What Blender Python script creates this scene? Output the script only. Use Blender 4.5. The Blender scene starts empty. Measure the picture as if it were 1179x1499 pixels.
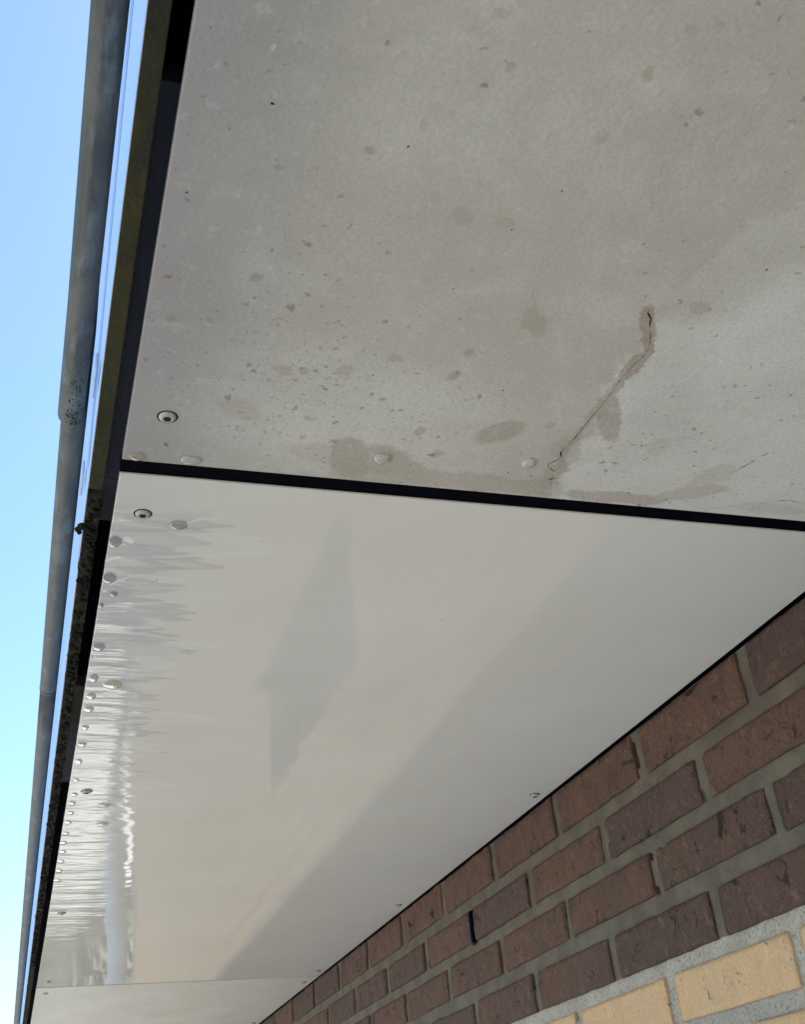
import bpy, bmesh, math, random
from mathutils import Vector, Matrix, noise
random.seed(7)
R = math.radians

# ------------------------------------------------------------------ camera
H = 0.4223                    # metres from the camera up to the underside of the soffit
EYE = 2.15                    # camera height above the ground
ZS = EYE + H                  # underside of the soffit
F, CU, CV = 1649.0, 589.5, 749.5
RX = Vector((0.95292021, 0.07958006, 0.29259202))
RY = Vector((-0.29064069, 0.51478118, 0.80655336))
RZ = Vector((-0.0864353, -0.85362014, 0.5136746))
scene = bpy.context.scene
cam = bpy.data.objects.new('camera', bpy.data.cameras.new('camera'))
scene.collection.objects.link(cam)
cam.matrix_world = Matrix(((RX[0], -RX[1], -RX[2], 0), (RY[0], -RY[1], -RY[2], 0),
                           (RZ[0], -RZ[1], -RZ[2], EYE), (0, 0, 0, 1)))
cam.data.sensor_fit = 'VERTICAL'; cam.data.sensor_height = 24
cam.data.lens = 24 * F / 1499.0
cam.data.clip_start = 0.02; cam.data.clip_end = 2000
scene.camera = cam

# ------------------------------------------------------------------ light
SUN_EL, SUN_AZ = R(50), R(62)          # azimuth from +Y towards +X: the sun stands behind the house
world = bpy.data.worlds.new('World'); scene.world = world; world.use_nodes = True
wn = world.node_tree; wn.nodes.clear()
sky = wn.nodes.new('ShaderNodeTexSky'); sky.sky_type = 'NISHITA'; sky.sun_disc = False
sky.sun_elevation = SUN_EL; sky.sun_rotation = SUN_AZ
sky.air_density = 1.0; sky.dust_density = 0.9; sky.ozone_density = 1.1
bg = wn.nodes.new('ShaderNodeBackground'); bg.inputs['Strength'].default_value = 0.086
wo = wn.nodes.new('ShaderNodeOutputWorld')
tint = wn.nodes.new('ShaderNodeMix'); tint.data_type = 'RGBA'; tint.blend_type = 'MULTIPLY'
tint.inputs[0].default_value = 1; tint.inputs[7].default_value = (.88, 1.03, 1.03, 1)
wn.links.new(sky.outputs[0], tint.inputs[6]); wn.links.new(tint.outputs[2], bg.inputs[0]); wn.links.new(bg.outputs[0], wo.inputs[0])
sl = bpy.data.lights.new('sun', 'SUN'); sl.energy = 5.0; sl.angle = R(0.53); sl.color = (1, .965, .905)
sun = bpy.data.objects.new('sun', sl); scene.collection.objects.link(sun)
sd = Vector((math.sin(SUN_AZ) * math.cos(SUN_EL), math.cos(SUN_AZ) * math.cos(SUN_EL), math.sin(SUN_EL)))
sun.rotation_euler = sd.to_track_quat('Z', 'Y').to_euler(); sun.location = sd * 30
scene.view_settings.view_transform = 'Standard'; scene.view_settings.look = 'None'
scene.view_settings.exposure = 1.76; scene.view_settings.gamma = 1
scene.view_settings.use_curve_mapping = False

# ------------------------------------------------------------------ helpers
def ray(u, v):
    c = Vector((u - CU, v - CV, F)); return Vector((RX.dot(c), RY.dot(c), RZ.dot(c)))
def soffit(u, v, h=1.0):               # where a line of sight meets the height h*H over the eye
    d = ray(u, v); return Vector((d.x, d.y)) * (h * H / d.z)
def tag(o, label=None, cat=None, group=None, kind=None):
    if label: o['label'] = label
    if cat: o['category'] = cat
    if group: o['group'] = group
    if kind: o['kind'] = kind
    return o
def link(name, me, parent=None, loc=(0, 0, 0)):
    o = bpy.data.objects.new(name, me); scene.collection.objects.link(o)
    if parent is not None: o.parent = parent
    o.location = loc
    return o
def build(name, bm, mats, parent=None, loc=(0, 0, 0), smooth=False):
    me = bpy.data.meshes.new(name); bm.normal_update(); bm.to_mesh(me); bm.free()
    for m in (mats if isinstance(mats, (list, tuple)) else [mats]): me.materials.append(m)
    if smooth:
        for p in me.polygons: p.use_smooth = True
    return link(name, me, parent, loc)
def box(bm, x0, x1, y0, y1, z0, z1, bev=0.0, mi=0):
    r = bmesh.ops.create_cube(bm, size=1)
    bmesh.ops.scale(bm, vec=(x1 - x0, y1 - y0, z1 - z0), verts=r['verts'])
    bmesh.ops.translate(bm, vec=((x0 + x1) / 2, (y0 + y1) / 2, (z0 + z1) / 2), verts=r['verts'])
    if bev:
        es = list({e for v in r['verts'] for e in v.link_edges})
        bmesh.ops.bevel(bm, geom=es, offset=bev, segments=2, affect='EDGES', profile=.5)
    if mi:
        for f in bm.faces:
            f.material_index = mi
def tube(bm, pts, rad, n=24, cap=True):
    """a round bar through pts; rad is one radius or one per point"""
    rings = []
    for i, p in enumerate(pts):
        r = rad[i] if isinstance(rad, (list, tuple)) else rad
        d = (Vector(pts[min(i + 1, len(pts) - 1)]) - Vector(pts[max(i - 1, 0)])).normalized()
        a = d.orthogonal().normalized() if abs(d.z) > .9 else Vector((0, 0, 1)).cross(d).normalized()
        b = d.cross(a)
        rings.append([bm.verts.new(Vector(p) + (a * math.cos(t) + b * math.sin(t)) * r)
                      for t in [2 * math.pi * k / n for k in range(n)]])
    for q, s in zip(rings, rings[1:]):
        for k in range(n): bm.faces.new((q[k], q[(k + 1) % n], s[(k + 1) % n], s[k]))
    if cap: bm.faces.new(rings[0][::-1]); bm.faces.new(rings[-1])

class Mat:
    """small node helper"""
    def __init__(s, name, rough=.6, spec=.5):
        s.m = bpy.data.materials.new(name); s.m.use_nodes = True
        s.t = s.m.node_tree; s.n = s.t.nodes; s.b = s.n['Principled BSDF']
        s.b.inputs['Roughness'].default_value = rough
        s.b.inputs['Specular IOR Level'].default_value = spec
        s.co = s.n.new('ShaderNodeTexCoord').outputs['Object']
    def put(s, sock, v):
        if isinstance(v, bpy.types.NodeSocket): s.t.links.new(v, sock)
        else:
            if isinstance(v, tuple) and len(v) == 3 and sock.type == 'RGBA': v = v + (1,)
            sock.default_value = v
    def math(s, op, a, b=0.0, c=None, clamp=False):
        n = s.n.new('ShaderNodeMath'); n.operation = op; n.use_clamp = clamp
        s.put(n.inputs[0], a); s.put(n.inputs[1], b)
        if c is not None: s.put(n.inputs[2], c)
        return n.outputs[0]
    def vm(s, op, a, b=None, scale=None):
        n = s.n.new('ShaderNodeVectorMath'); n.operation = op; s.put(n.inputs[0], a)
        if b is not None: s.put(n.inputs[1], b)
        if scale is not None: s.put(n.inputs['Scale'], scale)
        return n.outputs['Value'] if op in ('LENGTH', 'DOT_PRODUCT') else n.outputs[0]
    def map(s, v, lo, hi, a=0.0, b=1.0, smooth=True):
        n = s.n.new('ShaderNodeMapRange'); n.interpolation_type = 'SMOOTHSTEP' if smooth else 'LINEAR'
        s.put(n.inputs[0], v)
        for i, x in ((1, lo), (2, hi), (3, a), (4, b)): n.inputs[i].default_value = x
        return n.outputs[0]
    def noise(s, scale, detail=4, rough=.55, co=None, dist=0.0, col=False):
        n = s.n.new('ShaderNodeTexNoise'); s.put(n.inputs['Vector'], co or s.co)
        n.inputs['Scale'].default_value = scale; n.inputs['Detail'].default_value = detail
        n.inputs['Roughness'].default_value = rough; n.inputs['Distortion'].default_value = dist
        return n.outputs['Color' if col else 'Fac']
    def stretch(s, v, co=None, loc=(0, 0, 0)):
        n = s.n.new('ShaderNodeMapping'); s.put(n.inputs[0], co or s.co)
        n.inputs['Scale'].default_value = v; n.inputs['Location'].default_value = loc
        return n.outputs[0]
    def voro(s, scale, co=None, rnd=1.0, feat='F1'):
        n = s.n.new('ShaderNodeTexVoronoi'); s.put(n.inputs['Vector'], co or s.co)
        n.inputs['Scale'].default_value = scale; n.inputs['Randomness'].default_value = rnd; n.feature = feat
        return n
    def mix(s, f, a, b, mode='MIX'):
        n = s.n.new('ShaderNodeMix'); n.data_type = 'RGBA'; n.blend_type = mode
        s.put(n.inputs[0], f); s.put(n.inputs[6], a); s.put(n.inputs[7], b)
        return n.outputs[2]
    def bump(s, h, dist, strength=1.0, nrm=None):
        n = s.n.new('ShaderNodeBump'); n.inputs['Distance'].default_value = dist
        n.inputs['Strength'].default_value = strength; s.put(n.inputs['Height'], h)
        if nrm is not None: s.put(n.inputs['Normal'], nrm)
        return n.outputs[0]
    def set(s, **k):
        for a, v in k.items(): s.put(s.b.inputs[{'col': 'Base Color', 'rough': 'Roughness', 'nrm': 'Normal',
                 'metal': 'Metallic', 'spec': 'Specular IOR Level', 'coat': 'Coat Weight', 'coatr': 'Coat Roughness',
                 'coatn': 'Coat Normal'}[a]], v)
        return s.m

# ------------------------------------------------------------------ panel materials
PX0, PX1 = 0.0892 * H, 1.5125 * H      # outer and wall edges of the soffit
JOINT = (1.487 * H, 1.526 * H)         # the open joint between the first two panels
SEAM = 6.178 * H
def panel_origin(y0): return Vector((PX0, y0, ZS))

def blot(m, co, org, u, v, a, b, lo=.8, hi=1.1):
    """mask of one stain; (u,v) its centre and a, b its half axes as seen in the photograph"""
    c = soffit(u, v)
    A = (soffit(u + a[0], v + a[1]) - c); B = (soffit(u + b[0], v + b[1]) - c)
    M = Matrix(((A.x, B.x), (A.y, B.y))).inverted()
    lc = c - Vector((org.x, org.y)); k = M @ lc
    d1 = m.math('SUBTRACT', m.vm('DOT_PRODUCT', co, (M[0][0], M[0][1], 0)), k.x)
    d2 = m.math('SUBTRACT', m.vm('DOT_PRODUCT', co, (M[1][0], M[1][1], 0)), k.y)
    n = m.n.new('ShaderNodeCombineXYZ'); m.put(n.inputs[0], d1); m.put(n.inputs[1], d2)
    return m.map(m.vm('LENGTH', n.outputs[0]), lo, hi, 1, 0)
def halfplane(m, co, org, p, q, width):
    """1 on the side of the line p->q that lies to its right in the photograph"""
    P, Q = soffit(*p) - org.xy, soffit(*q) - org.xy
    n = Vector(((Q - P).y, -(Q - P).x)).normalized()
    d = m.math('SUBTRACT', m.vm('DOT_PRODUCT', co, (n.x, n.y, 0)), n.dot(P))
    return m.map(d, -width, width)

def stained_material(org):
    m = Mat('stained_fibre_cement', .62, .35)
    co0 = m.co
    wob = m.vm('SUBTRACT', m.noise(38, 8, .74, col=True), (.5, .5, .5))
    co = m.vm('ADD', co0, m.vm('SCALE', wob, scale=.020))
    wob2 = m.vm('SUBTRACT', m.noise(15, 9, .70, col=True), (.5, .5, .5))
    coB = m.vm('ADD', co, m.vm('SCALE', wob2, scale=.085))
    dry, damp, brown = (.775, .765, .71), (.56, .532, .462), (.37, .30, .225)
    # the dry pale field in the lower right, the damp rest
    f1 = halfplane(m, coB, org, (1179, 285), (985, 425), .003)
    f2 = halfplane(m, coB, org, (1010, 395), (908, 560), .006)
    f3 = halfplane(m, coB, org, (905, 500), (560, 640), .030)
    dryf = m.math('MULTIPLY', m.math('MULTIPLY', f1, f2), m.math('MAXIMUM', f3, .35))
    low = blot(m, coB, org, 480, 600, (310, 40), (-20, 90), .4, 1.25)
    dryf = m.math('MAXIMUM', dryf, m.math('MULTIPLY', low, .55))
    pale = m.map(m.noise(13, 8, .70, dist=.5), .46, .66, 0, .34)
    dryf = m.math('MAXIMUM', dryf, pale)
    col = m.mix(dryf, damp, dry)
    # cloudy large tone
    col = m.mix(m.map(m.noise(7, 8, .68), .42, .72, 0, .40), col, (.43, .41, .37))
    col = m.mix(m.map(m.noise(12, 5, .6, co=m.stretch((1, 1, 1), loc=(3, 1, 0))), .5, .72, 0, .22), col, (.48, .42, .36))
    # near the outer edge: vignette and edge shade painted in as darker grey
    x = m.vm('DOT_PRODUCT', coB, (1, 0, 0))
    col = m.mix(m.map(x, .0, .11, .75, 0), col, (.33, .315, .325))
    # named stains
    st = [  # u v  a  b  strength
        (892, 612, (4, 38), (20, -4), .62), (733, 633, (38, -14), (8, 13), .55),
        (950, 472, (1, 26), (14, 0), .8), (950, 502, (2, 24), (10, 0), .8), (930, 535, (24, -22), (8, 8), .75),
        (900, 568, (20, -23), (5, 5), .6), (866, 608, (20, -26), (3, 3), .4), (782, 475, (4, 22), (18, 0), .40), (784, 440, (1, 22), (4, 0), .25),
        (512, 672, (32, 3), (0, 32), .6), (560, 676, (46, 4), (0, 24), .5), (600, 690, (30, 4), (0, 16), .45), (640, 700, (60, 6), (0, 12), .4), (848, 636, (18, -22), (4, 4), .45), (826, 664, (6, -14), (6, 4), .6), (822, 684, (8, -10), (9, 6), .55), (802, 702, (12, -14), (6, 5), .5), (700, 706, (130, 10), (0, 13), .42), (800, 712, (30, 4), (0, 16), .4),
        (905, 728, (80, 6), (0, 9), .55), (1010, 722, (62, -9), (4, 9), .38), (1040, 700, (44, -20), (10, 10), .28),
        (1130, 745, (60, 4), (0, 8), .22), (480, 665, (60, 6), (2, 14), .25), (560, 700, (90, 7), (0, 6), .3),
        (748, 101, (10, 3), (0, 8), .5), (947, 112, (12, -6), (4, 10), .45), (1010, 43, (11, 0), (0, 10), .3),
        (884, 203, (9, -5), (5, 8), .35), (728, 22, (14, 0), (0, 10), .25), (690, 44, (12, 0), (0, 7), .2),
        (680, 315, (16, 0), (0, 14), .3), (1025, 450, (14, -6), (5, 11), .35), (1058, 30, (8, 0), (0, 8), .2),
        (352, 600, (34, 6), (4, 16), .25), (412, 540, (18, 3), (0, 8), .45), (580, 524, (12, 0), (0, 7), .4),
        (506, 541, (12, 0), (0, 8), .35), (615, 630, (8, 0), (0, 6), .5), (640, 663, (13, -3), (2, 5), .5),
        (635, 290, (14, -2), (0, 10), .2), (806, 625, (8, -2), (0, 4), .45), (740, 325, (16, 3), (0, 8), .25),
        (820, 655, (14, -12), (5, 8), .3), (808, 694, (14, -3), (0, 13), .35), (965, 655, (18, -6), (4, 12), .18)]
    tot = None
    for u, v, a, b, k in st:
        w = m.math('MULTIPLY', blot(m, co, org, u, v, a, b, .76, 1.10), k)
        tot = w if tot is None else m.math('MAXIMUM', tot, w)
    fine = m.noise(420, 3, .6)
    tot = m.math('MULTIPLY', tot, m.map(fine, .2, .7, .72, 1.1))
    col = m.mix(tot, col, brown)
    # splash spots: many small roundish drops of dirt, dense towards the corner
    dens = blot(m, coB, org, 500, 575, (250, 40), (0, 120), .3, 1.3)
    dens = m.math('ADD', m.math('MULTIPLY', dens, .55), m.map(m.noise(7, 3), .45, .75, .02, .34))
    for sc, size, k in ((52, .24, .42), (105, .26, .66), (190, .28, .60), (330, .3, .55)):
        vo = m.voro(sc, co=co)
        rnd = m.n.new('ShaderNodeSeparateColor'); m.put(rnd.inputs[0], vo.outputs['Color'])
        rr = m.math('MULTIPLY', rnd.outputs[0], size)
        spot = m.map(m.math('SUBTRACT', vo.outputs['Distance'], rr), -.06, .05, 1, 0)
        on = m.math('LESS_THAN', rnd.outputs[1], m.math('MULTIPLY', dens, 1.1))
        col = m.mix(m.math('MULTIPLY', m.math('MULTIPLY', spot, on), k), col, (.22, .195, .165))
    # pale lime specks and pinholes
    vo = m.voro(75, co=m.vm('ADD', co, (1.3, .7, 0)))
    rnd = m.n.new('ShaderNodeSeparateColor'); m.put(rnd.inputs[0], vo.outputs['Color'])
    sp = m.math('MULTIPLY', m.map(vo.outputs['Distance'], .06, .17, 1, 0), m.math('LESS_THAN', rnd.outputs[0], .06))
    col = m.mix(m.math('MULTIPLY', sp, .55), col, (.72, .71, .67))
    vo = m.voro(130, co=m.vm('ADD', co0, (.3, 2.7, 0)))
    rnd = m.n.new('ShaderNodeSeparateColor'); m.put(rnd.inputs[0], vo.outputs['Color'])
    pin = m.math('MULTIPLY', m.map(vo.outputs['Distance'], .05, .13, 1, 0), m.math('LESS_THAN', rnd.outputs[0], .035))
    col = m.mix(m.math('MULTIPLY', pin, .8), col, (.10, .085, .075))
    col = m.mix(m.map(fine, .35, .7, 0, .20), col, (.30, .28, .25))
    gr = m.noise(150, 6, .72)
    col = m.mix(m.map(gr, .5, .68, 0, .12), col, (.34, .31, .27))
    col = m.mix(m.map(m.noise(95, 5, .7, co=m.stretch((1, 1, 1), loc=(2, 5, 0))), .56, .70, 0, .30), col, (.72, .71, .68))
    scr = m.noise(60, 4, .6, co=m.stretch((.25, 1, 1)), dist=.3)
    col = m.mix(m.map(scr, .60, .72, 0, .22), col, (.66, .65, .61))
    n1 = m.bump(m.noise(300, 5, .62), .0005, .45)
    n2 = m.bump(m.noise(38, 5, .6), .0008, .12, n1)
    n3 = m.bump(m.math('MULTIPLY', pin, -1), .0008, .8, n2)
    return m.set(col=col, nrm=n3, rough=m.map(m.noise(30, 4), .3, .7, .50, .72))

def smooth_material(org, dirty=False):
    m = Mat('coated_panel' if not dirty else 'coated_panel_dusty', .2, .5)
    co = m.co
    base = m.mix(m.map(m.noise(4, 4, .55), .35, .65), (.745, .72, .66), (.775, .75, .695))
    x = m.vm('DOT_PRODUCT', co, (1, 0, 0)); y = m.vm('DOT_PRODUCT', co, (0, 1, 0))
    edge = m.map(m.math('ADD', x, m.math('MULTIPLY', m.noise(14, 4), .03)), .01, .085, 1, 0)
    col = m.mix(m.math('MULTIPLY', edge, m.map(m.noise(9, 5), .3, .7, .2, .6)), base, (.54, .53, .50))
    if not dirty:
        # dried edges of the water film: spikes drawn inwards across the panel
        jig = m.vm('ADD', co, m.vm('SCALE', m.vm('SUBTRACT', m.noise(40, 3, .5, col=True), (.5, .5, .5)), scale=.006))
        for sc, off, base_x, reach, tone, k in ((38, 1, .018, .100, (.50, .485, .47), .50), (27, 9, .008, .145, (.82, .81, .78), .60),
                                               (54, 4, .000, .095, (.47, .465, .455), .45)):
            n1 = m.noise(1.0, 2.0, .5, co=m.stretch((2.0, sc, 0), co=jig, loc=(off, off, 0)))
            edge_x = m.math('ADD', m.math('MULTIPLY', m.map(n1, .38, .74, 0, 1, False), reach), base_x)
            d = m.math('SUBTRACT', edge_x, x)
            inside = m.math('MULTIPLY', m.map(d, -.0006, .0010, 0, 1), m.map(d, .0, .045, 1, .25))
            far = m.math('MULTIPLY', m.map(y, .03, .06, 0, 1), m.map(y, .5, 1.3, 1, .0))
            col = m.mix(m.math('MULTIPLY', m.math('MULTIPLY', inside, far), k), col, tone)
    vo = m.voro(36, co=m.vm('ADD', co, (.21, .33, 0)))
    rnd = m.n.new('ShaderNodeSeparateColor'); m.put(rnd.inputs[0], vo.outputs['Color'])
    pin = m.math('MULTIPLY', m.map(vo.outputs['Distance'], .02, .045, 1, 0), m.math('LESS_THAN', rnd.outputs[0], .03))
    col = m.mix(m.math('MULTIPLY', pin, .75), col, (.16, .13, .11))
    col = m.mix(m.map(m.noise(8, 8, .68, co=m.stretch((1, .5, 1))), .48, .72, 0, .22), col, (.60, .57, .51))
    if dirty:
        d = m.map(m.noise(6, 6, .6, co=m.stretch((1.6, .9, 1)), dist=.6), .38, .68, .25, .50)
        col = m.mix(d, col, (.52, .48, .39))
    # runs of water drawn out across the panel: ridges a few centimetres apart, strongest at the outer edge
    sco = m.stretch((5.0, 34, 1), co=m.vm('ADD', co, m.vm('SCALE', m.vm('SUBTRACT', m.noise(14, 3, .5, col=True), (.5, .5, .5)), scale=.016)))
    r1 = m.noise(1.0, 2.2, .45, co=sco)
    r2 = m.noise(1.0, 3.5, .5, co=m.stretch((22, 95, 1), loc=(4, 2, 0)))
    fade = m.map(y, 1.30, 1.72, 1.0, .05)
    amp = m.math('MULTIPLY', m.math('ADD', m.map(x, .035, .13, 1.0, .015), 0.0), fade if not dirty else .006)
    amp2 = m.math('MULTIPLY', m.map(x, .03, .085, 1.0, .0), fade if not dirty else .006)
    hgt = m.math('ADD', m.math('MULTIPLY', r1, amp), m.math('MULTIPLY', m.math('MULTIPLY', r2, amp2), .42))
    r3 = m.noise(1.0, 0.0, .5, co=m.stretch((1.2, 30, 1), co=m.vm('ADD', co, m.vm('SCALE', m.vm('SUBTRACT', m.noise(9, 1, .5, col=True), (.5, .5, .5)), scale=.010)), loc=(7, 3, 0)))
    amp3 = m.math('MULTIPLY', m.math('MULTIPLY', m.map(x, .05, .11, 0, .17), m.map(x, .24, .34, 1, 0)), m.map(y, .9, 1.4, 1, 0) if not dirty else 0.0)
    hgt = m.math('ADD', hgt, m.math('MULTIPLY', r3, amp3))
    nn = m.bump(m.noise(3.2, 2, .4), .006, .10)
    nn = m.bump(hgt, .0017, 1.0, nn)
    return m.set(col=col, nrm=nn, spec=.40, rough=m.math('ADD', m.math('ADD', m.map(x, .03, .12, .075, .030), m.map(x, .15, .34, 0, .024)), m.map(m.noise(22, 6, .65), .5, .8, 0, .02)) if not dirty else .42)

def simple(name, col, rough=.6, spec=.5, var=.25, scale=30, bump=0.0, metal=0.0):
    m = Mat(name, rough, spec)
    c2 = tuple(c * (1 - var) for c in col)
    c = m.mix(m.map(m.noise(scale, 5, .6), .3, .7), col, c2)
    if bump: m.set(nrm=m.bump(m.noise(scale * 4, 5, .6), bump, .8))
    m.b.inputs['Metallic'].default_value = metal
    return m.set(col=c)

VOID = simple('dark_void', (.0015, .0017, .006), .9, .05, .2)  # near-black paint for the shade in gaps and cavities
RUBBER = simple('black_rubber_joint', (.0015, .0015, .005), .85, .04, .3, 60, .0004)

# ------------------------------------------------------------------ the ground, the garden
def ground_material():
    m = Mat('lawn_ground', .95, .2)
    return m.set(col=m.mix(m.map(m.noise(2.5, 6, .65), .3, .7), (.13, .125, .09), (.155, .145, .115)))
g = bmesh.new(); bmesh.ops.create_grid(g, x_segments=8, y_segments=8, size=600)
tag(build('ground', g, ground_material()), kind='structure')
def paving_material():
    m = Mat('concrete_paving', .85, .3)
    br = m.n.new('ShaderNodeTexBrick'); m.put(br.inputs['Vector'], m.co)
    br.inputs['Scale'].default_value = 1; br.inputs['Brick Width'].default_value = .6; br.inputs['Row Height'].default_value = .4
    br.inputs['Mortar Size'].default_value = .006
    br.inputs['Color1'].default_value = (.55, .54, .52, 1); br.inputs['Color2'].default_value = (.63, .62, .60, 1)
    br.inputs['Mortar'].default_value = (.16, .15, .12, 1)
    c = m.mix(m.map(m.noise(3, 6, .65), .4, .7, 0, .45), br.outputs[0], (.36, .34, .29))
    return m.set(col=c)
g = bmesh.new(); box(g, -5.6, .70, -8, 12.6, -.08, .030, .01)
g2 = build('paving', g, paving_material()); tag(g2, kind='structure')
g = bmesh.new(); box(g, .75, 5.5, 7.6, 12.6, -.08, .030, .01)
tag(build('paving', g, g2.data.materials[0]), kind='structure')

# ------------------------------------------------------------------ brick wall
WX = 1.514 * H                          # outer face of the wall
COURSE = 0.148 * H; BH = 0.106 * H; PITCH = 0.5365 * H; BL = 0.494 * H
WY0, WY1 = -5.0, 17.3 * H
def brick_material(kind):
    m = Mat(kind, .85, .3)
    oi = m.n.new('ShaderNodeObjectInfo'); rnd = oi.outputs['Random']
    off = m.vm('ADD', m.co, m.vm('SCALE', (1, 1, 1), scale=m.math('MULTIPLY', rnd, 37.0)))
    off = m.vm('ADD', m.co, m.vm('SCALE', (1.0, 1.7, .6), scale=m.math('MULTIPLY', rnd, 37.0)))
    big = m.noise(11, 5, .6, co=off, dist=.5); mid = m.noise(75, 8, .76, co=off, dist=.25); fine = m.noise(260, 4, .65, co=off)
    if kind == 'brown_brick':
        a, b, c, d = (.182, .096, .066), (.115, .073, .063), (.245, .155, .105), (.018, .012, .010)
        col = m.mix(m.map(rnd, .25, .8, 0, .8), a, b)
        col = m.mix(m.map(big, .42, .62, 0, .65), col, b)
        col = m.mix(m.map(mid, .52, .66, 0, .8), col, c)
        col = m.mix(m.map(m.noise(30, 6, .7, co=m.vm('ADD', off, (4, 4, 4)), dist=1.2), .57, .66, 0, .92), col, d)
        col = m.mix(m.map(fine, .60, .74, 0, .6), col, (.22, .155, .115))
    else:
        a, b, c, d = (.72, .465, .26), (.65, .44, .28), (.74, .61, .44), (.13, .09, .065)
        col = m.mix(m.map(big, .4, .65, 0, .7), a, b)
        col = m.mix(m.map(mid, .52, .70, 0, .7), col, c)
        col = m.mix(m.map(m.noise(26, 7, .72, co=m.vm('ADD', off, (4, 4, 4)), dist=1.5), .61, .67, 0, .85), col, d)
        col = m.mix(m.map(fine, .3, .7, 0, .18), col, (.45, .30, .16))
    n1 = m.bump(m.noise(330, 6, .75, co=off), .0022, .9)
    cre = m.noise(34, 6, .66, co=m.stretch((1, 1, .55), co=off), dist=1.4)
    n2 = m.bump(m.map(cre, .40, .56), .0022 if kind == 'brown_brick' else .0010, .7, n1)
    if kind == 'brown_brick': n2 = m.bump(m.noise(95, 7, .78, co=off, dist=.3), .0045, .85, n2)
    col = m.mix(m.map(m.noise(340, 5, .8, co=off), .50, .66, 0, .55), col, (.020, .013, .011) if kind == 'brown_brick' else (.40, .26, .15))
    return m.set(col=col, nrm=n2, rough=m.map(mid, .3, .7, .68, .92))
BROWN, YELLOW = brick_material('brown_brick'), brick_material('yellow_brick')

def brick_mesh(seed, mat, L=BL, hh=BH, depth=.085, ny=34, nz=9, rough=1.0):
    rs = random.Random(seed); o = Vector((seed * 3.7, seed * 1.3, seed * .9))
    vs, fs = [], []
    def fr(a, b):                       # a along the brick, b up; a, b in -1..1
        y, z = a * L / 2, b * hh / 2
        p = Vector((0, y, z)) * 1.0
        ex = noise.noise(p * 55 + o) * .0014 * rough; ez = noise.noise(p * 45 - o) * .0010 * rough
        ea = max(0, abs(a) - .975) / .025; eb = max(0, abs(b) - .86) / .14
        x = .0016 * rough ** 1.4 * (ea ** 2 + eb ** 2)
        x += (noise.fractal(p * 60 + o, .7, 2.1, 4) * .0009 + noise.noise(p * 12 + o * 2) * .0010) * rough
        w = noise.noise(Vector((0, y * 30, z * 22)) + o * 3)
        if w > .42 and rough > .9: x += (w - .42) * .010 * rough
        return Vector((x, y + ex + (noise.noise(Vector((z * 60, seed, a))) * .0011 if abs(a) > .9 else 0),
                       z + ez))
    for j in range(nz + 1):
        b = -1 + 2 * j / nz
        b = math.copysign(abs(b) ** .8, b)
        for i in range(ny + 1):
            a = -1 + 2 * i / ny
            vs.append(fr(math.copysign(abs(a) ** .93, a), b))
    W_ = ny + 1
    for j in range(nz):
        for i in range(ny):
            k = j * W_ + i; fs.append((k, k + W_, k + W_ + 1, k + 1))
    ring = [i for i in range(W_)] + [j * W_ + ny for j in range(1, nz + 1)] + \
           [nz * W_ + i for i in range(ny - 1, -1, -1)] + [j * W_ for j in range(nz - 1, 0, -1)]
    nb = len(vs)
    for k in ring: v = vs[k]; vs.append(Vector((depth, v.y, v.z)))
    n = len(ring)
    for i in range(n): fs.append((ring[i], ring[(i + 1) % n], nb + (i + 1) % n, nb + i))
    fs.append(tuple(nb + i for i in range(n)))
    me = bpy.data.meshes.new('brick'); me.from_pydata(vs, [], fs); me.materials.append(mat)
    for p in me.polygons[:ny * nz]: p.use_smooth = True
    return me
wall = link('brick_wall', None, None, (WX, 0, 0))
tag(wall, 'long brick wall under the eave, dark brown courses on top and yellow bricks below', 'wall')
brown_meshes = [brick_mesh(i + 1, BROWN) for i in range(9)]
yellow_meshes = [brick_mesh(i + 21, YELLOW, rough=.5) for i in range(6)]
WINDOW = (5.08 * H, 7.30 * H, ZS - 2.08 * H, ZS - 1.32 * H)       # y0 y1 z0 z1
# course: (bottom edge below the soffit, joint phase, brown?)
phases = [2.020, 2.283, 2.045, 2.345, 2.080, 2.330]
bots = [.128, .277, .4225, .5715, .7185, .866]
joints = []                            # (row, y) of head joints, for the mortar
for r in range(6):
    k0 = math.floor((1.2 - phases[r]) / .5365)
    for k in range(k0, k0 + 27):
        yc = (phases[r] + (k + .5) * .5365) * H
        if yc + BL / 2 > WY1: continue
        joints.append((r, (phases[r] + k * .5365) * H))
        me = random.choice(brown_meshes if r < 4 else yellow_meshes)
        b = link('brick', me, wall, (random.uniform(-.0010, .0010), yc + random.uniform(-.0012, .0012),
                 ZS - bots[r] * H + BH / 2 + random.uniform(-.0008, .0008)))
        b.rotation_euler = (R(random.uniform(-.35, .35)), 0, R(random.uniform(-.3, .3)))
        b.scale = (1, random.uniform(.985, 1.005), random.uniform(.97, 1.03))
        if r == 0: b.scale[2] = 1.15; b.location[2] += .0030
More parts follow.
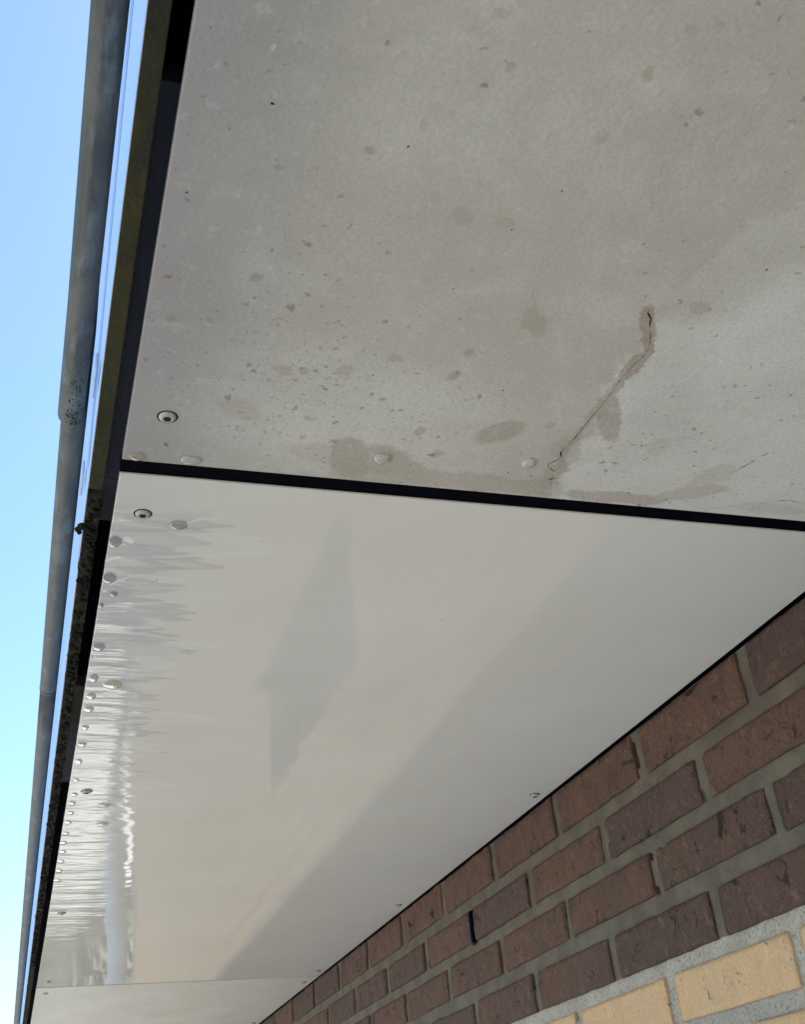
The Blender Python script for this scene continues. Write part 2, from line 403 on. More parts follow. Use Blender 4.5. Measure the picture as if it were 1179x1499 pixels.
# the lower courses and the stretch behind the camera, joined
bm = bmesh.new()
def add_plain(y0, y1, zc):
    box(bm, .0, .08, y0, y1, zc - BH / 2, zc + BH / 2)
r = 0
while True:
    zb = ZS - (.128 + .148 * r) * H
    if zb < .03: break
    ph = phases[r % 6]
    k = math.floor((WY0 / H - ph) / .5365)
    while True:
        yc = (ph + (k + .5) * .5365) * H; k += 1
        if yc > WY1 - BL / 2: break
        if r < 6 and yc > .62 + .22 - BL and yc < 50 and (yc / H - ph) / .5365 > math.floor((1.2 - ph) / .5365): continue
        z = zb + BH / 2
        if WINDOW[2] - .03 < z < WINDOW[3] + .0 and WINDOW[0] - BL / 2 < yc < WINDOW[1] + BL / 2:
            lo, hi = yc - BL / 2, yc + BL / 2
            if lo < WINDOW[0] - .04: add_plain(lo, WINDOW[0], z)
            if hi > WINDOW[1] + .04: add_plain(WINDOW[1], hi, z)
            continue
        n0 = len(bm.faces); add_plain(yc - BL / 2, yc + BL / 2, z)
        if r < 4:
            bm.faces.ensure_lookup_table()
            for f in bm.faces[n0:]: f.material_index = 1
    r += 1
lower = build('lower_courses', bm, [YELLOW, BROWN], wall); tag(lower, kind='stuff')

def mortar_material():
    m = Mat('mortar', .95, .2)
    z = m.vm('DOT_PRODUCT', m.co, (0, 0, 1))
    zt = ZS - (.5715 + .002) * H
    sel = m.map(m.math('ADD', z, m.math('MULTIPLY', m.math('SUBTRACT', m.noise(60, 4), .5), .004)), zt - .0008, zt + .0008)
    n = m.noise(22, 6, .6); f = m.noise(330, 5, .78)
    up = m.mix(m.map(n, .35, .65), (.215, .186, .146), (.158, .137, .108))
    up = m.mix(m.map(f, .55, .75, 0, .3), up, (.15, .135, .105))
    lo = m.mix(m.map(n, .35, .65), (.62, .565, .49), (.50, .46, .40))
    lo = m.mix(m.map(f, .50, .62, 0, .85), lo, (.27, .245, .21))
    n1 = m.bump(f, .003, 1.0); n2 = m.bump(m.noise(90, 6, .72), .004, .8, n1)
    return m.set(col=m.mix(sel, lo, up), nrm=n2)
MORTAR = mortar_material()
def mortar_sheet(y0, y1, dy, z0, z1, dz):
    ny, nz = int((y1 - y0) / dy), int((z1 - z0) / dz); vs = []; fs = []
    gaps = {}
    rr = random.Random(5)
    for (row, yj) in joints:
        if rr.random() < .75: gaps[(row, round(yj, 4))] = rr.choice((-1, -1, 1))
    rows = {}
    for (row, yj) in joints: rows.setdefault(row, []).append(yj)
    for j in range(nz + 1):
        z = z0 + (z1 - z0) * j / nz; rel = (ZS - z) / H
        low = rel > .574
        row = min(range(6), key=lambda r: abs(bots[r] - .053 - rel)); inrow = abs(bots[row] - .053 - rel) < .050
        for i in range(ny + 1):
            y = y0 + (y1 - y0) * i / ny; p = Vector((y, z, 0))
            if low: x = .0036 + noise.fractal(p * 120, .8, 2, 3) * .0014
            else: x = .0042 + noise.noise(p * 26) * .0011 + noise.noise(p * 110) * .0004
            if inrow:
                for yj in rows[row]:
                    if abs(y - yj) < .03:
                        s = gaps.get((row, round(yj, 4)))
                        if s is not None:
                            t = y - (yj + s * .0080)
                            ext = noise.noise(Vector((yj * 50, z * 45, 2)))
                            if abs(t) < .0031 and ext > -.12: x += .02
            if abs(y - 3.900 * H) < .0095 and .172 < rel < .280: x += .035
            vs.append((x, y, z))
    for j in range(nz):
        for i in range(ny):
            k = j * (ny + 1) + i; fs.append((k, k + ny + 1, k + ny + 2, k + 1))
    me = bpy.data.meshes.new('mortar'); me.from_pydata(vs, [], fs); me.materials.append(MORTAR); me.materials.append(VOID)
    for p_ in me.polygons:
        if max(me.vertices[q].co.x for q in p_.vertices) > .03: p_.material_index = 1  # slot faces painted black for the shade in its depth
    for p_ in me.polygons: p_.use_smooth = True
    return link('mortar', me, wall)
mortar_sheet(.70, 3.6, .0021, ZS - .93 * H, ZS - .004 * H, .0032)
bm = bmesh.new()
zt = ZS - .93 * H
box(bm, .0045, .20, 3.6, WY1 - .002, WINDOW[3], ZS - .018 * H)         # beyond the close stretch
box(bm, .0045, .20, WY0, .70, .02, ZS - .018 * H)
box(bm, .05, .20, .70, 3.6, WINDOW[3], ZS - .018 * H)
box(bm, .0045, .049, .70, 3.6, WINDOW[3], zt - .0005)
box(bm, .0045, .20, .70, WINDOW[0], .02, WINDOW[3]); box(bm, .0045, .20, WINDOW[1], WY1 - .002, .02, WINDOW[3])
box(bm, .0045, .20, WINDOW[0], WINDOW[1], .02, WINDOW[2])
build('mortar_bed', bm, MORTAR, wall)
# the window further down this wall (it shows only as a reflection in the soffit)
WHITEP = simple('white_paint', (.55, .54, .52), .35, .5, .05)
DARKF = simple('dark_window_frame', (.07, .05, .055), .6, .1)
bm = bmesh.new(); y0, y1, z0, z1 = WINDOW
for a in ((y0, y0 + .06, z0, z1), (y1 - .06, y1, z0, z1), (y0 + .06, y1 - .06, z0, z0 + .07), (y0 + .06, y1 - .06, z1 - .07, z1)):
    box(bm, .045, .11, a[0], a[1], a[2], a[3], .003)
win = build('window', bm, DARKF, wall)
GL = Mat('curtained_glass', .5, .1); GL = GL.set(col=(.08, .065, .07))
bm = bmesh.new(); box(bm, .07, .08, y0 + .06, y1 - .06, z0 + .07, z1 - .07); build('pane', bm, GL, win)
bm = bmesh.new(); box(bm, -.03, .045, y0 - .03, y1 + .03, z0 - .03, z0, .003); build('sill', bm, DARKF, win)

bm = bmesh.new(); box(bm, -.0004, .03, 3.889 * H, 3.911 * H, ZS - .278 * H, ZS - .174 * H, .0006)
build('weep_slot_shade', bm, VOID, wall)  # black box standing in for the dark depth of the open weep joint
# the rest of the house behind the wall, so that it throws its shade
HB = simple('rear_masonry', (.45, .34, .22), .9, .2, .2, 8)
bm = bmesh.new(); box(bm, WX + .205, 8.0, WY0, WY1, 0, ZS + .01)
tag(build('house_body', bm, HB), 'plain masonry body of the house behind the brick wall', 'house')
ROOFM = simple('bitumen_roof', (.05, .05, .05), .9, .2, .2, 10)
bm = bmesh.new(); box(bm, .052 * H + .012, 8.0, WY0, WY1 + .25, ZS + .125, ZS + .195)
tag(build('flat_roof', bm, ROOFM), 'flat bitumen roof deck above the eave, carried out past the wall', 'roof')
# black blocker added above the soffit: stands in for the dark cavity
bm = bmesh.new()
box(bm, PX0 + .012, WX + .19, WY0, WY1 + .25, ZS + .034, ZS + .12)
box(bm, WX + .012, WX + .18, WY0, WY1, ZS - .003 * H, ZS + .033)
tag(build('cavity_blocker', bm, VOID), 'black blocker added to darken the cavity above the soffit panels', 'blocker')

# ------------------------------------------------------------------ soffit panels
def make_panel(y0, y1, mat, label):
    bm = bmesh.new(); box(bm, 0, PX1 - PX0, 0, y1 - y0, 0, .008, .0006)
    o = build('soffit_panel', bm, mat, None, (PX0, y0, ZS)); tag(o, label, 'ceiling panel', 'soffit panels in a row under the eave')
    return o
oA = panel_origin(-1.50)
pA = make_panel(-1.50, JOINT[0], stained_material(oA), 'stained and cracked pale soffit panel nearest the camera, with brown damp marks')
oB = panel_origin(JOINT[1])
pB = make_panel(JOINT[1], SEAM - .0045, smooth_material(oB), 'clean glossy soffit panel between the black joint and the hairline seam')
oC = panel_origin(SEAM + .0045)
pC = make_panel(SEAM + .0045, SEAM + 1.97, smooth_material(oC, True), 'dusty soffit panel beyond the hairline seam, at the far end')
pD = make_panel(SEAM + 1.975, WY1 + .25, pB.data.materials[0], 'last soffit panel at the far corner of the house')
bm = bmesh.new(); box(bm, .0905 * H, PX1 - .001, JOINT[0] - .012, JOINT[1] + .012, ZS + .0082, ZS + .012)
box(bm, .0905 * H - .0006, PX1 - .001, JOINT[0] + .0004, JOINT[1] - .0004, ZS + .0012, ZS + .0081)
tag(build('joint_strip', bm, RUBBER), 'black strip filling the open joint between the stained and the clean panel', 'joint strip')
bm = bmesh.new(); box(bm, PX0 + .004, PX1 - .001, SEAM - .012, SEAM + .012, ZS + .0083, ZS + .011)
tag(build('joint_strip', bm, RUBBER), 'thin black strip behind the hairline seam of the far panels', 'joint strip')

# screws
SCREW = simple('painted_screw_head', (.50, .49, .47), .32, .5, .15, 300)
SOCK = simple('socket_shade', (.025, .022, .02), .8, .2)  # near-black stands in for shade in the socket and around the head
def screw_parts():
    bm = bmesh.new(); n = 32; rad = .0055
    prof = [(rad, .0002), (rad * .99, -.0004), (rad * .9, -.0011), (rad * .7, -.0017), (rad * .42, -.0020), (rad * .40, -.0013)]
    rings = [[bm.verts.new((r * math.cos(2 * math.pi * k / n), r * math.sin(2 * math.pi * k / n), z)) for k in range(n)] for r, z in prof]
    for a, b in zip(rings, rings[1:]):
        for k in range(n): bm.faces.new((a[k], b[k], b[(k + 1) % n], a[(k + 1) % n]))
    bm.faces.new(rings[-1])
    me = bpy.data.meshes.new('screw'); bm.normal_update(); bm.to_mesh(me); bm.free(); me.materials.append(SCREW)
    for p in me.polygons: p.use_smooth = True
    bm = bmesh.new(); vs = []
    for k in range(48):
        t = 2 * math.pi * k / 48; r = .0022 * (1 + .22 * math.cos(6 * t)); vs.append((r * math.cos(t), r * math.sin(t)))
    lo = [bm.verts.new((x, y, -.00215)) for x, y in vs]; up = [bm.verts.new((x, y, -.0014)) for x, y in vs]
    bm.faces.new(lo)
    for k in range(48): bm.faces.new((lo[k], up[k], up[(k + 1) % 48], lo[(k + 1) % 48]))
    s = bpy.data.meshes.new('socket'); bm.normal_update(); bm.to_mesh(s); bm.free(); s.materials.append(SOCK)
    bm = bmesh.new(); n = 40
    a = [[bm.verts.new((r * math.cos(2 * math.pi * k / n), r * math.sin(2 * math.pi * k / n), z)) for k in range(n)]
         for r, z in ((.0050, -.0002), (.0064, -.00025), (.0066, .0001))]
    for p, q in zip(a, a[1:]):
        for k in range(n): bm.faces.new((p[k], p[(k + 1) % n], q[(k + 1) % n], q[k]))
    c = bpy.data.meshes.new('hole_rim'); bm.normal_update(); bm.to_mesh(c); bm.free(); c.materials.append(SOCK)  # dark ring painted as the shaded gap around the head
    return me, s, c
SM, KM, CM = screw_parts()
def screw(panel, x, y, proud=0.0):
    l = Vector((x, y, ZS - proud)) - panel.location
    s = link('screw', SM, panel, l); s.rotation_euler[2] = random.uniform(0, 3)
    link('socket', KM, s); link('hole_rim', CM, s, (0, 0, proud))
for y in (1.364, -.09, -1.55): screw(pA, .1437 * H, y * H); screw(pA, 1.468 * H, y * H)
screw(pB, .1368 * H, 1.6426 * H); screw(pB, 1.468 * H, 1.6426 * H)
for y in (3.114, 4.569, 6.013): screw(pB, .137 * H, y * H, .0004); screw(pB, 1.466 * H, y * H, .0014)
for y in (6.34, 7.8, 9.25, 10.7): screw(pC, .137 * H, y * H, .0004); screw(pC, 1.466 * H, y * H, .0014)

# cracks in the near panel
CRACK = simple('crack_dark', (.035, .025, .022), .9, .1)
def ribbon(name, pts, w0, w1, panel, jit=.0003):
    """thin open crevice along pts (pixels of the photograph), w in metres; the width wanders"""
    P = [soffit(u, v) for u, v in pts]; Q = []
    for a, b in zip(P, P[1:]):
        n = max(2, int((b - a).length / .0012))
        for i in range(n): Q.append(a.lerp(b, i / n))
    Q.append(P[-1]); bm = bmesh.new(); L = []; Rr = []
    for i, q in enumerate(Q):
        d = (Q[min(i + 1, len(Q) - 1)] - Q[max(i - 1, 0)]).normalized(); n = Vector((-d.y, d.x))
        j = n * noise.noise(Vector((q.x * 700, q.y * 700, 1))) * jit * 1.8
        t = i / (len(Q) - 1)
        w = (w0 + (w1 - w0) * t) * max(.2, .62 + noise.noise(Vector((q.x * 160, q.y * 160, 5))) * 1.5) * min(1, 6 * (1 - t) + .2)
        for S, sg in ((L, 1), (Rr, -1)):
            p = q + j + n * sg * w / 2; S.append(bm.verts.new((p.x - panel.location.x, p.y - panel.location.y, -.00012)))
    for i in range(len(Q) - 1): bm.faces.new((L[i], L[i + 1], Rr[i + 1], Rr[i]))
    return build(name, bm, CRACK, panel)
ribbon('crack', [(951, 452), (949, 458), (954, 466), (952, 474), (953, 492), (950, 510), (944, 520)], .0008, .0003, pA)
ribbon('crack', [(944, 520), (926, 537), (908, 556), (890, 583), (866, 611), (845, 638), (826, 659)], .0003, .0005, pA, .0002)
ribbon('crack', [(826, 656), (821, 663), (822, 669), (815, 674), (803, 679), (802, 683), (817, 693), (809, 698), (802, 703)], .0009, .0004, pA, .0002)
ribbon('crack', [(803, 702), (812, 700), (825, 697)], .0007, .0003, pA)
ribbon('crack', [(809, 699), (806, 712), (799, 719)], .0003, .0002, pA)
ribbon('crack', [(1105, 674), (1094, 680), (1082, 687), (1074, 690)], .0020, .0005, pA, .0004)
ribbon('crack', [(1126, 662), (1121, 666), (1115, 667)], .0018, .0006, pA)
ribbon('crack', [(1115, 737), (1132, 734), (1155, 732), (1172, 736), (1185, 737)], .0006, .0004, pA)
ribbon('crack', [(807, 194), (802, 203), (798, 211)], .0007, .0003, pA)
ribbon('crack', [(396, 151), (403, 152)], .0012, .0010, pA)
ribbon('crack', [(272, 281), (275, 282)], .0011, .0010, pA)
ribbon('crack', [(1040, 745), (1085, 739)], .0003, .0002, pA)

RES = Mat('dried_water_mark', .25, .6); RES = RES.set(col=(.86, .85, .83))
def patch(pts, w):
    P = [soffit(u, v) for u, v in pts]; bm = bmesh.new(); L = []; Q = []
    S = []
    for a, b in zip(P, P[1:]):
        S += [a.lerp(b, i / 10) for i in range(10)]
    S.append(P[-1])
    for i, q in enumerate(S):
        d = (S[min(i + 1, len(S) - 1)] - S[max(i - 1, 0)]).normalized(); n = Vector((-d.y, d.x)); t = i / (len(S) - 1)
        h = w * math.sin(math.pi * min(1, t + .04)) ** .6 * (1 + .6 * noise.noise(Vector((q.x * 120, q.y * 120, w * 999)))) + .00015
        for T, g in ((L, 1), (Q, -1)):
            p = q + n * g * h / 2; T.append(bm.verts.new((p.x - pB.location.x, p.y - pB.location.y, -.0001)))
    for i in range(len(S) - 1): bm.faces.new((L[i], L[i + 1], Q[i + 1], Q[i]))
    build('water_mark', bm, RES, pB)
patch([(183, 786), (190, 792), (193, 796)], .0055)
patch([(155, 822), (164, 817), (172, 816), (182, 816)], .0040)
patch([(160, 857), (172, 850), (188, 845), (202, 842)], .0016)
patch([(150, 865), (157, 866)], .0035)
patch([(145, 887), (151, 884), (152, 890)], .0025)
patch([(270, 768), (283, 762), (300, 760), (322, 760)], .0010)
patch([(137, 960), (141, 962), (140, 968)], .003)
# ------------------------------------------------------------------ water drops hanging from the panels
def water(name, tint, core_light=.10):
    m = bpy.data.materials.new(name); m.use_nodes = True; t = m.node_tree; n = t.nodes; n.clear()
    o = n.new('ShaderNodeOutputMaterial'); mx = n.new('ShaderNodeMixShader'); tr = n.new('ShaderNodeBsdfTransparent')
    gl = n.new('ShaderNodeBsdfGlossy'); lw = n.new('ShaderNodeLayerWeight'); fr = n.new('ShaderNodeMath'); fr.operation = 'POWER'; fr.inputs[1].default_value = 2.2; lw.inputs[0].default_value = .5; t.links.new(lw.outputs['Facing'], fr.inputs[0])
    tr.inputs[0].default_value = tint + (1,); gl.inputs['Roughness'].default_value = .03
    t.links.new(fr.outputs[0], mx.inputs[0]); t.links.new(tr.outputs[0], mx.inputs[1]); t.links.new(gl.outputs[0], mx.inputs[2])
    df = n.new('ShaderNodeBsdfDiffuse'); df.inputs[0].default_value = (.92, .91, .84, 1)  # pale diffuse share stands in for light gathered by a clear drop
    m2 = n.new('ShaderNodeMixShader'); m2.inputs[0].default_value = core_light
    t.links.new(tr.outputs[0], m2.inputs[1]); t.links.new(df.outputs[0], m2.inputs[2]); t.links.new(m2.outputs[0], mx.inputs[1])
    t.links.new(mx.outputs[0], o.inputs[0]); return m
WATER = water('water', (.80, .80, .81), .0); CORELIT = water('core_lit_water', (.96, .95, .92), .30); AMBER = water('amber_water', (.95, .90, .78))  # grey tint of the plain drops stands in for dark reflections
def drop_mesh(sx, sy, depth, seed, mat):
    bm = bmesh.new(); bmesh.ops.create_uvsphere(bm, u_segments=28, v_segments=14, radius=1)
    for v in bm.verts:
        w = 1 + .16 * noise.noise(Vector((v.co.x * 1.3, v.co.y * 1.3, seed * 3.1)))
        z = v.co.z * (depth if v.co.z < 0 else .0004)
        v.co = Vector((v.co.x * sx * w, v.co.y * sy * w, z))
    me = bpy.data.meshes.new('water_drop'); bm.to_mesh(me); bm.free(); me.materials.append(mat)
    for p in me.polygons: p.use_smooth = True
    return me
def drop(u, v, ru, rv, label, group=None, deep=.42, seed=0, mat=None):
    c = soffit(u, v); sx = (soffit(u + ru, v) - c).length; sy = abs((soffit(u, v + rv) - c).y)
    o = link('water_drop', drop_mesh(sx, sy, min(sx, sy) * deep * .75, seed or u, mat or WATER), None, (c.x, c.y, ZS - .00005))
    tag(o, label, 'water drop', group or 'water drops hanging from the soffit')
drop(201, 668, 13, 6, 'amber water drop at the outer corner of the stained panel, left of the others', deep=.5, mat=AMBER)
drop(279, 673, 17, 6, 'flat clear water drop above the black joint, near its left end', deep=.7, mat=CORELIT)
drop(559, 670, 13, 7, 'clear water drop hanging on the brown rectangular stain above the joint', deep=.9, mat=CORELIT)
drop(774, 677, 11, 7, 'clear round water drop beside the foot of the long crack', deep=.9, mat=CORELIT)
drop(261, 768, 13, 7, 'clear water drop right of the screw on the clean panel')
drop(242, 651, 4, 3, 'tiny water drop under the screw of the stained panel')
small = [(168, 793, 11, 9), (160, 846, 11, 9), (148, 886, 5, 4), (144, 947, 11, 6),
         (137, 993, 8, 6), (133, 1019, 8, 5), (130, 1038, 8, 5), (124, 1065, 7, 4),
         (120, 1090, 7, 4), (115, 1115, 6, 4), (111, 1142, 5, 3), (108, 1163, 6, 3), (105, 1176, 6, 3), (103, 1190, 6, 3), (99, 1204, 6, 3),
         (96, 1220, 6, 3), (92, 1234, 6, 3), (91, 1247, 6, 3), (89, 1261, 6, 3), (86, 1275, 6, 3), (83, 1289, 6, 3)]
NTH = ['first', 'second', 'third', 'fourth', 'fifth', 'sixth', 'seventh', 'eighth', 'ninth', 'tenth', 'eleventh', 'twelfth', 'thirteenth',
       'fourteenth', 'fifteenth', 'sixteenth', 'seventeenth', 'eighteenth', 'nineteenth', 'twentieth', 'twenty-first']
for i, (u, v, a, b) in enumerate(small):
    drop(u, v, a * .9, b, NTH[i] + ' water drop from the black joint in the row along the outer panel edge',
         'row of drops along the outer edge of the clean panel', .22, i + 3)
inner = [(166, 869, 6, 4, 'small water drop between the first two of the edge row, slightly inwards'),
         (165, 1002, 15, 7, 'large pale amber water drop inward of the edge row beside the bare brown batten'),
         (129, 1157, 7, 3, 'small dark water drop clinging at the second outer screw of the clean panel'),
         (152, 1178, 9, 3, 'long flat water drop inward of the second outer screw of the clean panel'),
         (150, 1206, 9, 3, 'flat water drop furthest inward beyond the second outer screw')]
for i, (u, v, a, b, lab) in enumerate(inner): drop(u, v, a, b, lab, None, .34 if i != 1 else .15, i + 60, AMBER if i == 1 else None)

# ------------------------------------------------------------------ fascia boards
FX0, FX1 = .0455 * H, .0672 * H
def algae(name, dark, green, k, rough=.9, bump=.002):
    m = Mat(name, rough, .25)
    n = m.noise(26, 6, .65, co=m.stretch((1, .35, 1)), dist=.6)
    col = m.mix(m.map(n, .42, .64, 0, k), dark, green)
    col = m.mix(m.map(m.noise(140, 5, .6), .52, .75, 0, .5), col, tuple(c * .45 for c in dark))
    return m.set(col=col, nrm=m.bump(m.noise(180, 6, .7), bump, .8))
OLIVE = algae('algae_stained_board', (.032, .029, .020), (.055, .052, .018), .75)
MOSS = algae('mossy_board', (.034, .032, .026), (.055, .054, .024), .6, .95, .004)
BENDY = soffit(150, 716).y
FTOP = ZS + .198
bm = bmesh.new(); box(bm, FX0, FX1, WY0, BENDY, ZS - .001, FTOP, .0006)
fa = build('fascia_board', bm, OLIVE, None); tag(fa, 'near fascia board with its lower edge stained olive by algae', 'fascia board', 'fascia boards along the eave')
bm = bmesh.new()
# the far board: its underside is overgrown, so it is built uneven
yy = BENDY + .010; ys = []
step = .0022
while yy < WY1 + .25:
    ys.append(yy); yy += step
    if yy > 1.4: step = .006
    if yy > 3: step = .03
nx = 8; rows = []
for y in ys:
    row = []
    for i in range(nx + 1):
        t = i / nx; x = FX0 + (FX1 - FX0) * t
        p = Vector((x * 1, y, 0))
        bul = noise.fractal(p * 210, .8, 2, 4) * .0022 + max(0, noise.noise(p * 75) - .1) * .0050
        e = noise.noise(Vector((y * 260, t * 2, 7))) * .0016 + noise.noise(Vector((y * 70, t, 3))) * .0008
        row.append(bm.verts.new((x + (e if i in (0, nx) else e * .4) , y, ZS - .0006 - bul)))
    rows.append(row)
for a, b in zip(rows, rows[1:]):
    for i in range(nx): bm.faces.new((a[i], b[i], b[i + 1], a[i + 1]))
tops = [(bm.verts.new((FX0, y, FTOP)), bm.verts.new((FX1, y, FTOP))) for y in (ys[0], ys[-1])]
for s, side in ((0, 0), (nx, 1)):
    edge = [r[s] for r in rows]
    try: bm.faces.new([tops[0][side]] + edge + [tops[1][side]])
    except ValueError: pass
bm.faces.new([tops[0][0], tops[0][1]] + rows[0][::-1])
fb = build('fascia_board', bm, MOSS, None, smooth=False)
tag(fb, 'far fascia board with a rough blackened lower edge grown over with moss', 'fascia board', 'fascia boards along the eave')
bmesh_m = bmesh.new()
rs = random.Random(3)
def lump(bm, c, r, sd, sq=(1, 1, 1)):
    q = bmesh.ops.create_icosphere(bm, subdivisions=2, radius=1)
    for v in q['verts']:
        w = r * (1 + .45 * noise.noise(v.co * 2.2 + Vector((sd, sd * 2, 0))))
        v.co = Vector((v.co.x * w * sq[0], v.co.y * w * sq[1], v.co.z * w * sq[2])) + Vector(c)
for i in range(420):
    y = BENDY + .012 + (rs.random() ** 1.5) * 1.7
    lump(bmesh_m, (rs.uniform(FX0 + .001, FX1 - .001), y, ZS - .0012 - rs.random() * .0018), rs.uniform(.0008, .0026), i)
build('moss', bmesh_m, simple('moss_clumps', (.026, .027, .019), .95, .1, .5, 300, .001), fb); tag(fb.children[0], kind='stuff')
bm = bmesh.new(); q = soffit(122, 769)
for i in range(9): lump(bm, (FX0 - .0015 - .0045 * rs.random(), q.y + rs.uniform(-.004, .004), ZS - .0015 - rs.random() * .003), rs.uniform(.0012, .0028), i + 50)
build('moss_tuft', bm, simple('moss_tuft_mat', (.035, .032, .025), .95, .1, .5, 300, .001), fb)

# coated metal sheet over the boards' outer face, sky reflection painted in as blue
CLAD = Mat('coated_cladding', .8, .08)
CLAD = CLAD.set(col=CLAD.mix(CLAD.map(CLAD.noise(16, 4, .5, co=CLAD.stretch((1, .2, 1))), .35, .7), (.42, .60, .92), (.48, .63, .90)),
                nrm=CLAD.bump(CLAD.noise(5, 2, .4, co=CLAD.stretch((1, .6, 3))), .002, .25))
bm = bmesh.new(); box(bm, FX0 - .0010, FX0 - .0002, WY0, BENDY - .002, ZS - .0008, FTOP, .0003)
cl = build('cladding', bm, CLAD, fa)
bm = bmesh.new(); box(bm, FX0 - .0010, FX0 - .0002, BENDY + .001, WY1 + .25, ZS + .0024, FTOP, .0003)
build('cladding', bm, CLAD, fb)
# lapped cover sheet whose lower edge climbs away from the board
bm = bmesh.new()
zl = lambda y: ZS + H * (.012 + max(0, (BENDY + .01 - y)) * 1.35)
pts = [(BENDY + .02, ZS + .0005 * H)]
yy = [BENDY - .004, BENDY - .08, BENDY - .16, BENDY - .24, BENDY - .32]
lo = [(y, zl(y)) for y in yy]
for x in (FX0 - .0040, FX0 - .0024):
    pass
a = [bm.verts.new((FX0 - .0024, y, z)) for y, z in lo]; b = [bm.verts.new((FX0 - .0024, y, FTOP)) for y, z in lo]
c = [bm.verts.new((FX0 - .0012, y, z)) for y, z in lo]; d = [bm.verts.new((FX0 - .0012, y, FTOP)) for y, z in lo]
for i in range(len(lo) - 1):
    bm.faces.new((a[i], a[i + 1], b[i + 1], b[i])); bm.faces.new((c[i], d[i], d[i + 1], c[i + 1])); bm.faces.new((a[i], c[i], c[i + 1], a[i + 1]))
bm.faces.new((a[0], b[0], d[0], c[0])); bm.faces.new((a[-1], c[-1], d[-1], b[-1]))
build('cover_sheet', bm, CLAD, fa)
for (u, v, hz) in ((140, 550, 1.10), (121, 700, 1.16)):
    t = (FX0 - .003) / ray(u, v).x; p = ray(u, v) * t
    bm = bmesh.new(); box(bm, FX0 - .0042, FX0 - .0025, p.y - .016, p.y + .016, EYE + p.z - .006, EYE + p.z + .006, .0009)
    build('clip', bm, simple('clip_metal', (.45, .5, .66), .3), fa)

# timber in the slot between fascia and soffit; black strips stand in for shade
SLATE = simple('grey_blue_batten', (.034, .036, .052), .6, .3, .25, 25, .001)
BRN = simple('bare_batten', (.10, .082, .064), .8, .3, .3, 40, .001)
def slot(v0, v1, mat, dz, label):
    def yat(v):                       # along the slot as seen in the photograph
        u = 275 - .161 * v; return soffit(u, v, 1 + dz / H).y
    bm = bmesh.new(); y0 = WY0 if v0 is None else yat(v0); y1 = WY1 if v1 is None else yat(v1)
    box(bm, FX1 + .0002, .110 * H, y0, y1, ZS + dz, ZS + .033, .0005)
    tag(build('batten', bm, mat), label, 'batten', 'battens and black shade strips in the slot behind the fascia')  # VOID pieces are black strips standing in for shade, not battens
slot(None, 120, VOID, .022, 'black strip painted as shade at the near end of the slot between fascia and soffit')
slot(121, 700, SLATE, .0095, 'grey blue batten in the slot behind the olive stained board')
slot(700.5, 762, SLATE, .0108, 'short grey blue batten in the slot, just beyond the black joint')
slot(762.5, 1003, VOID, .020, 'black strip painted as shade in the slot behind the start of the mossy board')
slot(1003.5, 1057, BRN, .0095, 'short bare brown batten in the slot beyond the edge-trim joint')
slot(1057.5, 1145, SLATE, .0115, 'dark batten in the slot following the bare brown one')
slot(1145.5, None, VOID, .014, 'black strip painted as shade running to the far end of the slot')

# ------------------------------------------------------------------ round roof edge trim
def zinc():
    m = Mat('weathered_zinc', .5, .45)
    n = m.noise(24, 6, .6, co=m.stretch((1, .4, 1)), dist=.5)
    col = m.mix(m.map(n, .42, .60), (.046, .044, .038), (.098, .091, .080))
    col = m.mix(m.map(m.noise(60, 5, .6, co=m.stretch((1, .3, 1), loc=(2, 2, 2))), .52, .66, 0, .7), col, (.145, .15, .145))
    col = m.mix(m.map(m.noise(90, 6, .7), .60, .74, 0, .6), col, (.035, .045, .025))
    return m.set(col=col, nrm=m.bump(m.noise(120, 5, .65), .0009, .6), rough=m.map(n, .3, .7, .38, .6), metal=.0)
ZINC = zinc()
TZ = 1.455
TC = (.0122 * TZ * H, EYE + TZ * H)
yend = soffit(100, 634, 1.40).y
def trim(y0, y1, r0, dx, dz, label, taper=0.0):
    bm = bmesh.new(); n = 40; pts = []; rad = []
    for i in range(n + 1):
        y = y0 + (y1 - y0) * i / n
        pts.append((TC[0] + dx - taper * max(0, 1 - (y1 - y) / .16), y, TC[1] + dz)); rad.append(r0)
    if taper:
        for q, f in ((.0025, .97), (.0045, .86), (.0060, .62)): pts.append((pts[n][0], y1 + q, TC[1] + dz - 0)); rad.append(r0 * f)
    tube(bm, pts, rad, 32)
    o = build('roof_edge_trim', bm, ZINC, None, smooth=True)
    tag(o, label, 'edge trim', 'round zinc trim along the roof edge')
    bm = bmesh.new(); box(bm, TC[0] + dx, FX1 + .015, y0, y1, TC[1] + dz + r0 * .80, TC[1] + dz + r0 * .80 + .0015)
    build('top_flange', bm, ZINC, o)
    return o
RB = .0178 * TZ * H
tn = trim(WY0, yend, RB * 1.06, -.0010, -.0022, 'near length of round grey zinc trim ending in a mossy rounded lap', .0014)
y2 = soffit(68, 1006, TZ).y
tm = trim(yend - .03, y2, RB, 0, 0, 'middle length of round grey zinc trim, tucked under the near one')
tf = trim(y2 + .0015, WY1 + .25, RB * .985, .0004, .0006, 'far length of round grey zinc trim beyond the bright joint')
bm = bmesh.new()
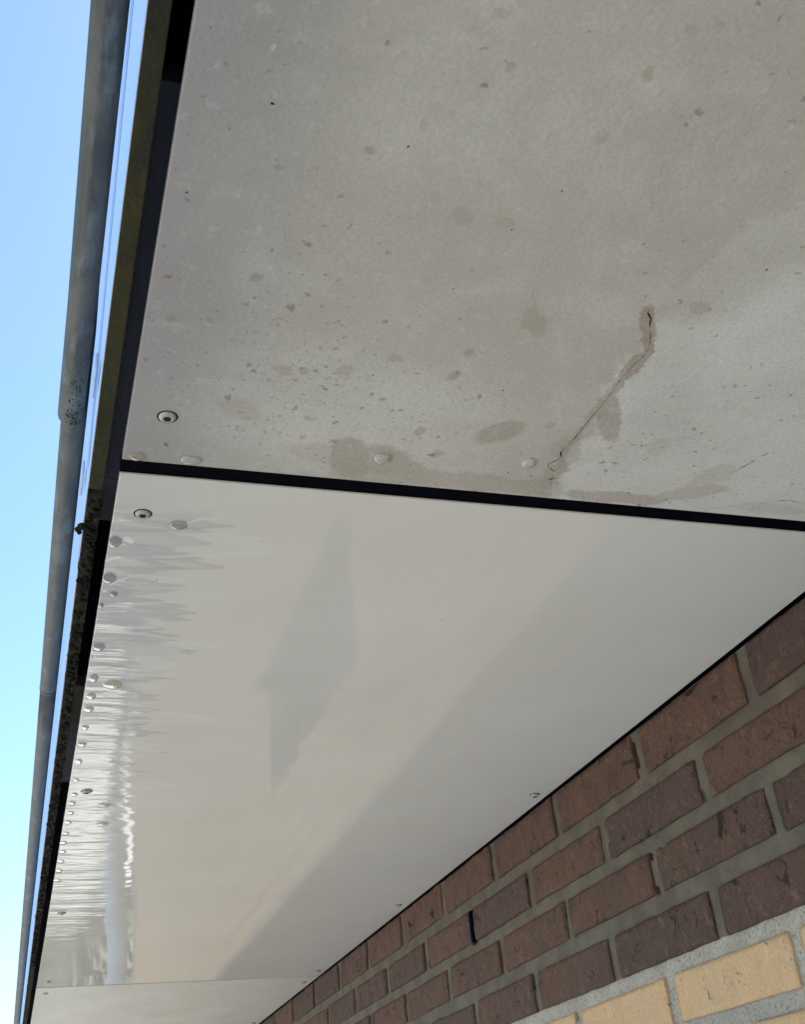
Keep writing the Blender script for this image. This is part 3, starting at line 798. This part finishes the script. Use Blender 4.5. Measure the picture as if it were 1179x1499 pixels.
for i in range(150):
    t = random.random() ** 1.6; y = yend - .13 * t; a = R(-90 + random.gauss(8, 16))
    cx = TC[0] - .0010 - .0014 * max(0, 1 - (yend - y) / .16)
    lump(bm, (cx + math.cos(a) * RB * 1.06, y, TC[1] - .0022 + math.sin(a) * RB * 1.06), random.uniform(.0003, .0010) * (1.2 - t), i, (1, 1.5, .5))
build('moss', bm, simple('green_moss', (.055, .075, .03), .95, .1, .4, 300, .001), tn); tag(tn.children[-1], kind='stuff')
bm = bmesh.new(); tube(bm, [(TC[0], y2 - .003, TC[1]), (TC[0], y2 + .004, TC[1])], RB * 1.03, 32)
build('joint_ring', bm, ZINC, tm, smooth=True)

# ------------------------------------------------------------------ downpipe, hedge and fence past the corner
PIPE = simple('pale_grey_pipe', (.55, .60, .68), .35, .5, .08, 10)
bm = bmesh.new(); tube(bm, [(1.30 * H, 17.05 * H, .03), (1.30 * H, 17.05 * H, ZS - .02)], .055, 28)
dp = build('downpipe', bm, PIPE, None, smooth=True); tag(dp, 'pale grey round downpipe at the far corner of the house', 'downpipe')
for z in (.5, 1.9):
    bm = bmesh.new(); tube(bm, [(1.30 * H, 17.05 * H, z), (1.30 * H, 17.05 * H, z + .03)], .059, 28)
    build('bracket', bm, PIPE, dp, smooth=True)
LEAF = simple('hedge_leaf', (.05, .075, .022), .6, .3, .4, 3)
bm = bmesh.new(); rs = random.Random(11)
for i in range(26000):
    c = Vector((rs.uniform(-9, 9), 13 + rs.random() ** 1.5 * 1.0, rs.uniform(.02, 2.3)))
    c.y += .25 * noise.noise(c * 1.3); s = rs.uniform(.03, .07)
    u = Vector((rs.gauss(0, 1), rs.gauss(0, 1), rs.gauss(0, 1))).normalized(); w = u.orthogonal().normalized()
    q = u.cross(w)
    bm.faces.new([bm.verts.new(c + w * s), bm.verts.new(c + q * s * .6), bm.verts.new(c - w * s), bm.verts.new(c - q * s * .6)])
hd = build('hedge', bm, LEAF); tag(hd, 'dense green garden hedge beyond the paved yard', 'hedge')

# ------------------------------------------------------------------ render settings
scene.render.engine = 'CYCLES'
scene.cycles.max_bounces = 10
